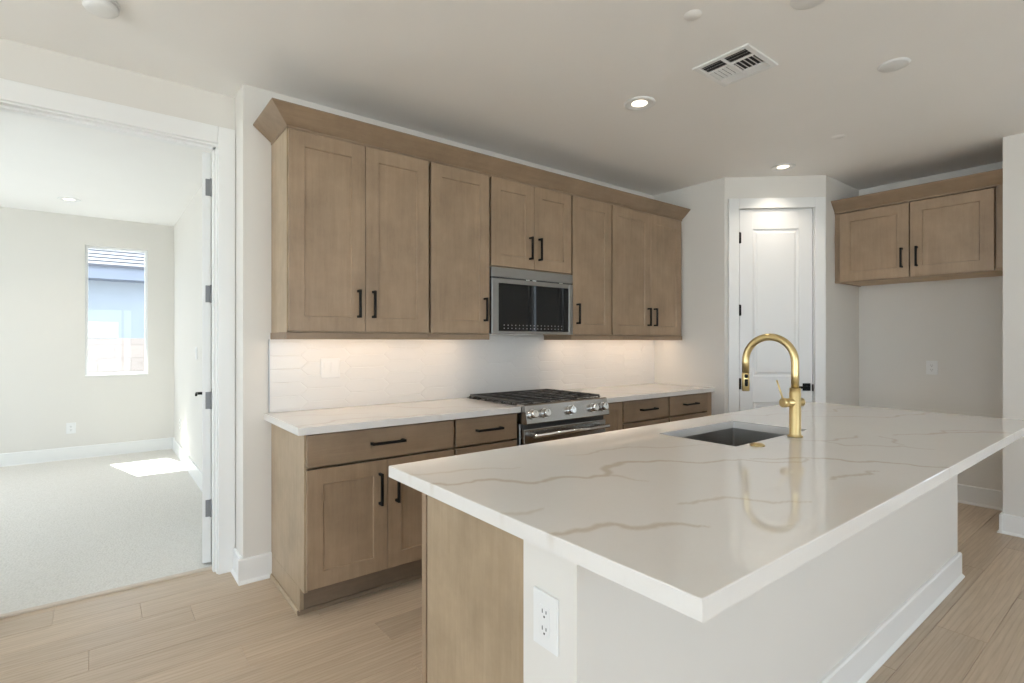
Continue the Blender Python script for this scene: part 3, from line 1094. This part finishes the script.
# burners and grates
for (x, y, r) in ((2.205, 2.70, 0.045), (2.205, 3.02, 0.038), (2.453, 2.86, 0.055), (2.702, 2.70, 0.048), (2.702, 3.02, 0.036)):
    MB().lathe((x, y, 0.919), [(0.0, 0.0), (r + 0.012, 0.0), (r + 0.012, 0.006), (r, 0.008), (r, 0.013), (r - 0.006, 0.017), (0, 0.017)], 24).build('burner', M['iron'], rg)
def grate(x0, x1, y0, y1):
    b = MB()
    zt, zl = 0.954, 0.941
    s_ = 0.0055
    for y in (y0, y1):
        b.box(x0, x1, y - s_, y + s_, zl, zt, 0.002)
    for x in (x0, (x0 + x1) / 2, x1):
        b.box(x - s_, x + s_, y0, y1, zl, zt, 0.002)
    n = 6
    for k in range(1, n):
        y = y0 + (y1 - y0) * k / n
        b.box(x0, x1, y - s_ * 0.7, y + s_ * 0.7, zl + 0.002, zt + 0.002, 0.002)
    for x in (x0, x1):
        for k in range(0, n + 1):
            y = y0 + (y1 - y0) * k / n
            sx = -1 if x == x0 else 1
            b.hexa([(x - 0.006, y - 0.006, 0.919), (x + 0.006, y - 0.006, 0.919), (x + 0.006, y + 0.006, 0.919), (x - 0.006, y + 0.006, 0.919),
                    (x - s_, y - s_, zl), (x + s_, y - s_, zl), (x + s_, y + s_, zl), (x - s_, y + s_, zl)])
    return b
gw = (RX1_ - RX0_ - 0.006) / 3
for i in range(3):
    gx = RX0_ + 0.003 + i * gw
    grate(gx + 0.008, gx + gw - 0.008, 2.585, 3.145).build('grate', M['iron'], rg)

# ------------------------------------------------------------------ microwave
mw = thing('microwave', 'stainless over-the-range microwave with black glass door, hung above the range', 'microwave', (2.463, 3.0, 1.378))
MX0, MX1 = 2.070, 2.828
MB().box(MX0, MX1, 2.885, YW - 0.009, 1.390, 1.834, 0.002).build('microwave_body', M['steel_soft'], mw)
MB().box(MX0, MX1, 2.862, 2.886, 1.767, 1.833, 0.003).build('vent_panel', M['mw_steel'], mw)
b = MB()
b.box(MX0 + 0.002, MX1 - 0.002, 2.87, 2.886, 1.757, 1.767)
b.build('vent_slot', M['slot'], mw)
b = MB()
b.box(MX0, MX0 + 0.058, 2.858, 2.886, 1.381, 1.757, 0.003).box(MX1 - 0.045, MX1, 2.858, 2.886, 1.381, 1.757, 0.003)
b.box(MX0 + 0.058, MX1 - 0.045, 2.858, 2.886, 1.726, 1.757, 0.003).box(MX0 + 0.058, MX1 - 0.045, 2.858, 2.886, 1.381, 1.402, 0.003)
md = b.build('door_frame', M['mw_steel'], mw)
MB().box(MX0 + 0.058, MX1 - 0.045, 2.861, 2.884, 1.402, 1.726).build('door_glass', M['glass_black'], md)
for r in range(2):
    for k in range(17):
        x = MX0 + 0.105 + k * 0.0335
        z = 1.420 + r * 0.022
        MB().box(x - 0.0035, x + 0.0035, 2.8602, 2.8612, z - 0.0035, z + 0.0035).build('control_icon', M['icon'], md)
for x in (MX0 + 0.30, MX0 + 0.36, MX0 + 0.62):
    MB().box(x, x + 0.035, 2.863, 2.871, 1.758, 1.766, 0.001).build('vent_clip', M['chrome'], mw)
ul = MB().box(MX0 + 0.02, MX0 + 0.40, 2.92, 3.10, 1.378, 1.390, 0.002).build('hood_light', M['plastic'], mw)

# ------------------------------------------------------------------ island
PX0, PX1 = 0.800, 3.824
S('wall_island', 'wall', (PX0, PX1, 0.797, 0.976, 0, IZ0 - 0.0005))
b = MB()
base_x(b, PX0 - 0.027, PX1 + 0.027, 0.797, -1)
base_y(b, 0.797, 0.976, PX1, 1)
base_y(b, 0.797, 0.976, PX0, -1)
struct(b.build('baseboard_island', M['trim']))
isl = thing('island_cabinet', 'wood base cabinet run of the island, under the big quartz top', 'cabinet', (2.3, 1.29, 0))
b = MB()
b.box(0.863, 0.882, 0.977, 1.559, 0.0, IZ0 - 0.001, 0.001)
b.build('end_panel', M['wood_end'], isl)
MB().box(3.745, 3.764, 0.977, 1.566, 0.0, IZ0 - 0.001, 0.001).build('end_panel', M['wood_end'], isl)
b = MB()
b.box(0.882, 3.745, 0.977, 0.990, 0.10, IZ0 - 0.001).box(0.882, 3.745, 0.990, 1.565, 0.10, 0.118)
b.build('cabinet_back', M['wood_raw'], isl)
b = MB()
xs_ = [0.866, 1.42, 1.965, 2.655, 3.21, 3.764]
for x in xs_:
    b.box(max(0.863, x - 0.02), min(3.764, x + 0.02), 1.568, 1.587, 0.10, IZ0 - 0.001, 0.001)
for x0, x1 in zip(xs_, xs_[1:]):
    b.box(x0 + 0.02, x1 - 0.02, 1.568, 1.587, 0.10, 0.135)
    b.box(x0 + 0.02, x1 - 0.02, 1.568, 1.587, IZ0 - 0.03, IZ0 - 0.001)
b.build('face_frame', M['wood'], isl)
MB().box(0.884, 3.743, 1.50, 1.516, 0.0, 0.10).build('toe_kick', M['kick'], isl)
flip = Matrix.Rotation(PI, 4, 'Z')
for x0, x1 in zip(xs_, xs_[1:]):
    mid = (x0 + x1) / 2
    for a, e, hs in ((x0 + 0.004, mid - 0.0015, 'r'), (mid + 0.0015, x1 - 0.004, 'l')):
        d = MB(flip).shaker(-e, -a, 0.125, 0.866, -1.609, 0.02, 0.06).build('door', M['wood'], isl)
        hx = -(e - 0.04) if hs == 'r' else -(a + 0.04)
        bar_handle(hx, 0.74, 0.165, -1.609, True, flip).build('handle', M['black'], d)

# ------------------------------------------------------------------ sink
sk = thing('kitchen_sink', 'undermount stainless steel sink sunk into the island top', 'sink', (2.31, 1.285, 0.63))
def sink():
    b = MB()
    bm = b.bm
    x0, x1, y0, y1 = HOLE[0] - 0.004, HOLE[1] + 0.004, HOLE[2] - 0.004, HOLE[3] + 0.004
    zt, zb = IZ0 - 0.001, 0.655
    def ring(d, z, r):
        pts = []
        for cx, cy, a0 in ((x1 - d - r, y1 - d - r, 0), (x0 + d + r, y1 - d - r, 90), (x0 + d + r, y0 + d + r, 180), (x1 - d - r, y0 + d + r, 270)):
            for k in range(5):
                a = R(a0 + k * 22.5)
                pts.append(bm.verts.new((cx + r * math.cos(a), cy + r * math.sin(a), z)))
        return pts
    Ls = [ring(-0.02, zt, 0.012), ring(0, zt, 0.012), ring(0.0, zb + 0.02, 0.012), ring(0.006, zb + 0.006, 0.014), ring(0.02, zb, 0.02)]
    Ls2 = [ring(-0.02, zt - 0.002, 0.012), ring(-0.003, zt - 0.002, 0.014), ring(-0.003, zb - 0.002, 0.014)]
    for seq in (Ls, Ls2):
        for P_, Q_ in zip(seq, seq[1:]):
            n = len(P_)
            for k in range(n):
                bm.faces.new((P_[k], P_[(k + 1) % n], Q_[(k + 1) % n], Q_[k]))
    n = len(Ls[0])
    for k in range(n):
        bm.faces.new((Ls[0][k], Ls2[0][k], Ls2[0][(k + 1) % n], Ls[0][(k + 1) % n]))
    bm.faces.new(Ls[-1])
    bm.faces.new(Ls2[-1])
    return b
sink().build('basin', M['sink_steel'], sk)
MB().lathe((2.31, 1.285, 0.6545), [(0.0, 0.001), (0.030, 0.001), (0.034, 0.004), (0.044, 0.004), (0.046, 0.0)], 24).build('drain', M['chrome'], sk)

# ------------------------------------------------------------------ faucet
FX, FY, FZ = 2.400, 1.055, 0.9145
fc = thing('kitchen_faucet', 'brushed gold gooseneck kitchen faucet standing beside the island sink', 'faucet', (FX, FY, FZ))
b = MB()
b.lathe((FX, FY, FZ), [(0, 0), (0.031, 0), (0.031, 0.006), (0.0245, 0.008), (0.0235, 0.010), (0.0235, 0.190), (0.0225, 0.192), (0.0225, 0.212), (0.0165, 0.213)], 32)
b.build('faucet_body', M['brass'], fc)
pts = [(FX, FY, FZ + 0.205), (FX, FY, FZ + 0.27), (FX, FY, FZ + 0.324)]
rr, zc = 0.112, FZ + 0.324
for k in range(1, 25):
    a = PI * k / 24
    pts.append((FX, FY + rr - rr * math.cos(a), zc + rr * math.sin(a)))
ye = FY + 2 * rr
pts.append((FX, ye, zc - 0.055))
MB().tube(pts, 0.0160, 20).build('spout', M['brass'], fc)
b = MB()
b.tube([(FX, ye, zc - 0.056), (FX, ye, zc - 0.060), (FX, ye, zc - 0.138), (FX, ye, zc - 0.141)], [0.0155, 0.0172, 0.0172, 0.0150], 24)
sh = b.build('spray_head', M['brass'], fc)
b = MB()
for za, zb in ((zc - 0.079, zc - 0.061), (zc - 0.118, zc - 0.084)):
    b.box(FX - 0.0185, FX - 0.006, ye - 0.0165, ye - 0.002, za, zb, 0.003)
b.build('spray_button', M['black'], sh)
hz = FZ + 0.150
hd = Vector((-0.93, 0.37, 0)).normalized()
c = Vector((FX, FY, hz))
b = MB()
b.tube([c - hd * 0.040, c - hd * 0.036, c + hd * 0.044, c + hd * 0.045], [0.0165, 0.0185, 0.0185, 0.0175], 24)
b.tube([c + hd * 0.047, c + hd * 0.049, c + hd * 0.066, c + hd * 0.069], [0.0185, 0.0205, 0.0205, 0.0185], 24)
hb = b.build('handle_barrel', M['brass'], fc)
b = MB()
lp = c + hd * 0.058
b.tube([lp + Vector((0, 0, -0.012)), lp + hd * 0.013 + Vector((0, 0, 0.03)), lp + hd * 0.040 + Vector((0, 0, 0.098))], [0.0042, 0.0042, 0.0034], 12)
b.build('lever', M['brass'], hb)
bt = MB().lathe((2.074, 1.057, 0.9143), [(0, 0), (0.028, 0), (0.028, 0.004), (0.025, 0.007), (0.019, 0.007), (0.018, 0.010), (0, 0.011)], 28).build('air_switch', M['brass'], base=True)
tag(bt, 'small round gold push button set flat into the island top beside the sink', 'button')

# ------------------------------------------------------------------ fridge alcove cabinet (faces -x)
FXF = 5.07
fr = thing('alcove_cabinet', 'two-door wood cabinet mounted high in the refrigerator alcove', 'cabinet', (XB - 0.001, 1.894, 1.842), R(-90), local=True)
wd = 1.894 - 0.788
dp = XB - 0.001 - FXF
b = MB()
b.box(0, wd, -dp + 0.04, 0, 0.018, 0.598, 0.001).box(0, 0.04, -dp, -dp + 0.05, 0.018, 0.598, 0.001)
b.build('cabinet_body', M['wood'], fr)
MB().box(0.002, wd - 0.002, -dp + 0.012, -0.002, 0.006, 0.018).build('bottom_panel', M['wood_raw'], fr)
MB().box(0, 0.018, -dp - 0.0, 0.0, 0.0, 0.018, 0.001).build('side_skin', M['wood'], fr)
MB().box(0.0, wd, -dp - 0.002, -dp + 0.012, -0.004, 0.0175, 0.001).build('bottom_rail', M['wood'], fr)
for a, e, hs in ((0.046, 0.5405, 'r'), (0.5485, 1.046, 'l')):
    d = MB().shaker(a, e, 0.002, 0.589, -dp - 0.022, 0.02, 0.078).build('door', M['wood'], fr)
    hx = e - 0.045 if hs == 'r' else a + 0.045
    bar_handle(hx, 0.155, 0.156, -dp - 0.022, True).build('handle', M['black'], d)
MB().box(1.056, wd, -dp - 0.008, -dp + 0.04, 0.018, 0.597, 0.001).build('filler_strip', M['wood'], fr)
b = MB()
b.box(0, wd, -dp - 0.008, 0, 0.5985, 0.612)
b.hexa([(0, -dp - 0.006, 0.612), (wd, -dp - 0.006, 0.612), (wd, 0, 0.612), (0, 0, 0.612),
        (0, -dp - 0.085, 0.693), (wd, -dp - 0.085, 0.693), (wd, 0, 0.693), (0, 0, 0.693)])
b.box(0, wd, -dp - 0.085, 0, 0.693, 0.700)
b.build('crown', M['woodh'], fr)

# ------------------------------------------------------------------ outlets and switches
def plate_obj(name, label, cat, loc, rz, w_, h_, kind, group):
    o = thing(name, label, cat, loc, rz, group, local=True)
    p = MB().box(-w_ / 2, w_ / 2, -0.006, 0, 0, h_, 0.002).build('cover_plate', M['plastic'], o)
    if kind == 'outlet':
        rcp = MB().box(-0.0165, 0.0165, -0.0078, -0.0055, h_ / 2 - 0.034, h_ / 2 + 0.034, 0.0015).build('receptacle', M['plastic'], o)
        b = MB()
        for zc_ in (h_ / 2 - 0.019, h_ / 2 + 0.019):
            b.box(-0.0075, -0.0052, -0.0084, -0.0076, zc_ - 0.002, zc_ + 0.007)
            b.box(0.0052, 0.0075, -0.0084, -0.0076, zc_ - 0.001, zc_ + 0.006)
            b.cyl((0, -0.0084, zc_ - 0.009), (0, -0.0076, zc_ - 0.009), 0.0026, seg=10)
        b.build('slots', M['slot'], rcp)
    else:
        n = kind
        for k in range(n):
            x = (k - (n - 1) / 2) * 0.046
            b = MB()
            b.prism([(-0.0055, h_ / 2 - 0.034), (-0.0066, h_ / 2 - 0.034), (-0.0105, h_ / 2 + 0.034), (-0.0055, h_ / 2 + 0.034)], 0, x - 0.0165, x + 0.0165)
            b.build('rocker', M['plastic'], o)
    return o
plate_obj('light_switch', 'white double rocker switch plate on the tile backsplash', 'switch', (1.108, YW - 0.0085, 1.112), 0, 0.116, 0.116, 2, 'switch plates')
plate_obj('power_outlet', 'white outlet plate on the end of the white island half wall', 'outlet', (PX0, 0.893, 0.636), R(-90), 0.083, 0.126, 'outlet', 'wall outlets')
plate_obj('power_outlet', 'white outlet plate on the wall under the alcove cabinet', 'outlet', (XB, 1.342, 1.048), R(-90), 0.080, 0.117, 'outlet', 'wall outlets')
plate_obj('power_outlet', 'white outlet plate low on the bedroom wall under the window', 'outlet', (-0.236, YF, 0.30), 0, 0.085, 0.12, 'outlet', 'wall outlets')
plate_obj('power_outlet', 'white outlet plate on the bedroom side wall past the sunlit patch', 'outlet', (XBR, 7.08, 0.33), R(-90), 0.080, 0.117, 'outlet', 'wall outlets')
plate_obj('light_switch', 'small white switch plate on the bedroom side wall above the door lever', 'switch', (XBR, 5.80, 1.16), R(-90), 0.075, 0.117, 1, 'switch plates')

# ------------------------------------------------------------------ ceiling fittings
def can_proto():
    o = thing('recessed_light', 'recessed ceiling light', 'ceiling light', (0, 0, CZ), local=True)
    MB().lathe((0, 0, 0), [(0.092, -0.0005), (0.092, -0.005), (0.086, -0.007), (0.074, -0.0085), (0.070, -0.007), (0.046, -0.0015)], 32).build('trim_ring', M['plastic'], o)
    MB().lathe((0, 0, 0), [(0.0, -0.0016), (0.047, -0.0016), (0.047, -0.0002)], 32).build('lens', M['lamp'], o)
    return o
ld = bpy.data.lights.new('recessed_lamp', 'AREA')
ld.shape = 'DISK'
ld.size = 0.12
ld.energy = CAN_W
ld.color = (1.0, 0.90, 0.78)
ld.spread = R(105)
def put_can(o, x, y, label, group='recessed ceiling lights', on=True):
    o.location = (x, y, CZ)
    o['label'] = label
    if group:
        o['group'] = group
    if on:
        lo = bpy.data.objects.new('recessed_lamp', ld)
        lo.location = (0, 0, -0.009)
        COL.objects.link(lo)
        lo.parent = o
cans = [(2.541, 2.010, 'recessed ceiling light between the ceiling vent and the cabinet crown'),
        (4.384, 2.022, 'recessed ceiling light just in front of the pantry door wall'),
        (-0.226, 6.88, 'recessed ceiling light in the bedroom ceiling near the window wall')]
proto = can_proto()
copies = [proto] + [copy_tree(proto) for _ in cans[1:]]
hidden = [(0.70, 2.01)] + [(x, y) for x in (-2.4, 0.2, 2.6) for y in (-1.2, -3.2)] + [(-1.6, 5.2)]  # next lamp of the kitchen row, plus unseen lamps added for more light
hcop = [copy_tree(proto) for _ in hidden]
for o, (x, y, l) in zip(copies, cans):
    put_can(o, x, y, l)
for o, (x, y) in zip(hcop, hidden):
    where = 'above the left base cabinets' if y == 2.01 else ('added deep in the bedroom, out of view' if y > 3 else 'added out of view behind the camera')
    put_can(o, x, y, 'recessed ceiling light ' + where, 'recessed lights outside the frame' if y < 2 else None)

vt = thing('ceiling_vent', 'square white four-way ceiling air vent with angled louvers', 'vent', (2.584, 1.434, CZ))
VX0, VX1, VY0, VY1 = 2.430, 2.738, 1.284, 1.584
b = MB()
fw = 0.030
z0, z1 = CZ - 0.009, CZ - 0.0005
b.box(VX0, VX1, VY0, VY0 + fw, z0, z1, 0.003).box(VX0, VX1, VY1 - fw, VY1, z0, z1, 0.003)
b.box(VX0, VX0 + fw, VY0 + fw, VY1 - fw, z0, z1, 0.003).box(VX1 - fw, VX1, VY0 + fw, VY1 - fw, z0, z1, 0.003)
my = (VY0 + VY1) / 2
b.box(VX0 + fw, VX1 - fw, my - 0.006, my + 0.006, z0 - 0.001, z1)
xa_, xb_ = VX0 + fw + 0.078, VX1 - fw - 0.052
b.box(xa_ - 0.004, xa_ + 0.004, VY0 + fw, VY1 - fw, z0 - 0.001, z1).box(xb_ - 0.004, xb_ + 0.004, VY0 + fw, VY1 - fw, z0 - 0.001, z1)
b.build('vent_frame', M['plastic'], vt)
MB().box(VX0 + fw, VX1 - fw, VY0 + fw, VY1 - fw, CZ - 0.0012, CZ - 0.0005).build('duct_backing', M['vent_dark'], vt)  # thin dark sheet stands in for the shade inside a duct
def slat_x(x0, x1, y, tilt):
    d = 0.006
    b = MB()
    s_ = 1 if tilt > 0 else -1
    b.hexa([(x0, y - d * s_ - 0.0007, CZ - 0.0085), (x1, y - d * s_ - 0.0007, CZ - 0.0085), (x1, y - d * s_ + 0.0007, CZ - 0.0085), (x0, y - d * s_ + 0.0007, CZ - 0.0085),
            (x0, y + d * s_ - 0.0007, CZ - 0.002), (x1, y + d * s_ - 0.0007, CZ - 0.002), (x1, y + d * s_ + 0.0007, CZ - 0.002), (x0, y + d * s_ + 0.0007, CZ - 0.002)])
    b.build('louver', M['plastic'], vt)
def slat_y(y0, y1, x, tilt):
    d = 0.006
    b = MB()
    s_ = 1 if tilt > 0 else -1
    b.hexa([(x - d * s_ - 0.0007, y0, CZ - 0.0085), (x - d * s_ + 0.0007, y0, CZ - 0.0085), (x - d * s_ + 0.0007, y1, CZ - 0.0085), (x - d * s_ - 0.0007, y1, CZ - 0.0085),
            (x + d * s_ - 0.0007, y0, CZ - 0.002), (x + d * s_ + 0.0007, y0, CZ - 0.002), (x + d * s_ + 0.0007, y1, CZ - 0.002), (x + d * s_ - 0.0007, y1, CZ - 0.002)])
    b.build('louver', M['plastic'], vt)
for ya, yb in ((VY0 + fw, my - 0.006), (my + 0.006, VY1 - fw)):
    for k in range(3):
        slat_y(ya, yb, VX0 + fw + 0.014 + k * 0.025, 1)
    for k in range(2):
        slat_y(ya, yb, VX1 - fw - 0.013 - k * 0.024, -1)
for k in range(5):
    slat_x(xa_ + 0.004, xb_ - 0.004, VY0 + fw + 0.012 + k * 0.0225, 1)
    slat_x(xa_ + 0.004, xb_ - 0.004, VY1 - fw - 0.012 - k * 0.0225, -1)

sd = thing('smoke_detector', 'round white smoke detector on the ceiling above the bedroom doorway', 'smoke detector', (0.010, 2.80, CZ))
MB().lathe((0.010, 2.80, CZ), [(0, -0.0005), (0.067, -0.0005), (0.067, -0.010), (0.063, -0.012)], 32).build('mounting_base', M['plastic'], sd)
MB().lathe((0.010, 2.80, CZ), [(0.060, -0.012), (0.061, -0.030), (0.053, -0.039), (0.030, -0.043), (0, -0.044)], 32).build('detector_body', M['plastic'], sd)
def cover(x, y, label):
    o = MB().lathe((x, y, CZ), [(0, -0.008), (0.060, -0.008), (0.068, -0.005), (0.071, -0.0005)], 32).build('ceiling_cover_plate', M['plastic'], base=True)
    tag(o, label, 'cover plate', 'round ceiling cover plates')
cover(3.214, 0.925, 'round white blank cover plate on the ceiling right of the air vent')
cover(2.317, 0.962, 'round white ceiling cover plate cut off by the top edge of the photo')
sp = MB().lathe((4.04, 1.489, CZ), [(0, -0.004), (0.040, -0.004), (0.043, -0.0005)], 28).build('sprinkler_cap', M['ceiling'], base=True)
tag(sp, 'small faint ceiling-coloured disc cap between the air vent and the alcove cabinet', 'sprinkler cap')
sp = MB().lathe((2.037, 1.323, CZ), [(0, -0.004), (0.036, -0.004), (0.039, -0.0005)], 28).build('sprinkler_cap', M['ceiling'], base=True)
tag(sp, 'small faint ceiling-coloured disc cap left of the air vent near the top edge', 'sprinkler cap')

# ------------------------------------------------------------------ outside
S('ground_outside', 'gravel', (-30, 30, -30, YS - 0.16, -0.25, -0.12), (-30, 30, 8.2, 30, -0.25, -0.12), (-30, XL - 0.16, YS - 0.16, 8.2, -0.25, -0.12), (6.0, 30, YS - 0.16, 8.2, -0.25, -0.12))
nh = thing('neighbor_house', 'pale stucco house with grey tiled roof seen through the bedroom window', 'house', (0, 13, -0.12))
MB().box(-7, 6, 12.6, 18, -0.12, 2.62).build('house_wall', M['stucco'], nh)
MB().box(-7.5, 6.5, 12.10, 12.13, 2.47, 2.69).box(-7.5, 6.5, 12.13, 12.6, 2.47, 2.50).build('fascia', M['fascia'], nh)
b = MB()
n = 16
for k in range(n):
    y0_, z0_ = 12.06 + k * 0.17, 2.68 + k * 0.085
    b.prism([(y0_, z0_ + 0.05), (y0_, z0_), (y0_ + 0.20, z0_ + 0.09), (y0_ + 0.20, z0_ + 0.125)], 0, -7.5, 6.5)
b.build('roof', M['roof_tile'], nh)
fn = thing('block_fence', 'pinkish concrete block fence seen low through the bedroom window', 'fence', (0, 10, -0.12))
MB().box(-9, 8, 10.0, 10.2, -0.12, 1.38).build('fence_wall', M['block'], fn)
b = MB().box(-9, 0.245, 9.97, 10.23, 1.38, 1.62, 0.01)
b.build('raised_cap', M['stucco'], fn)

for o in LOCAL:
    if '_local' in o:
        del o['_local']
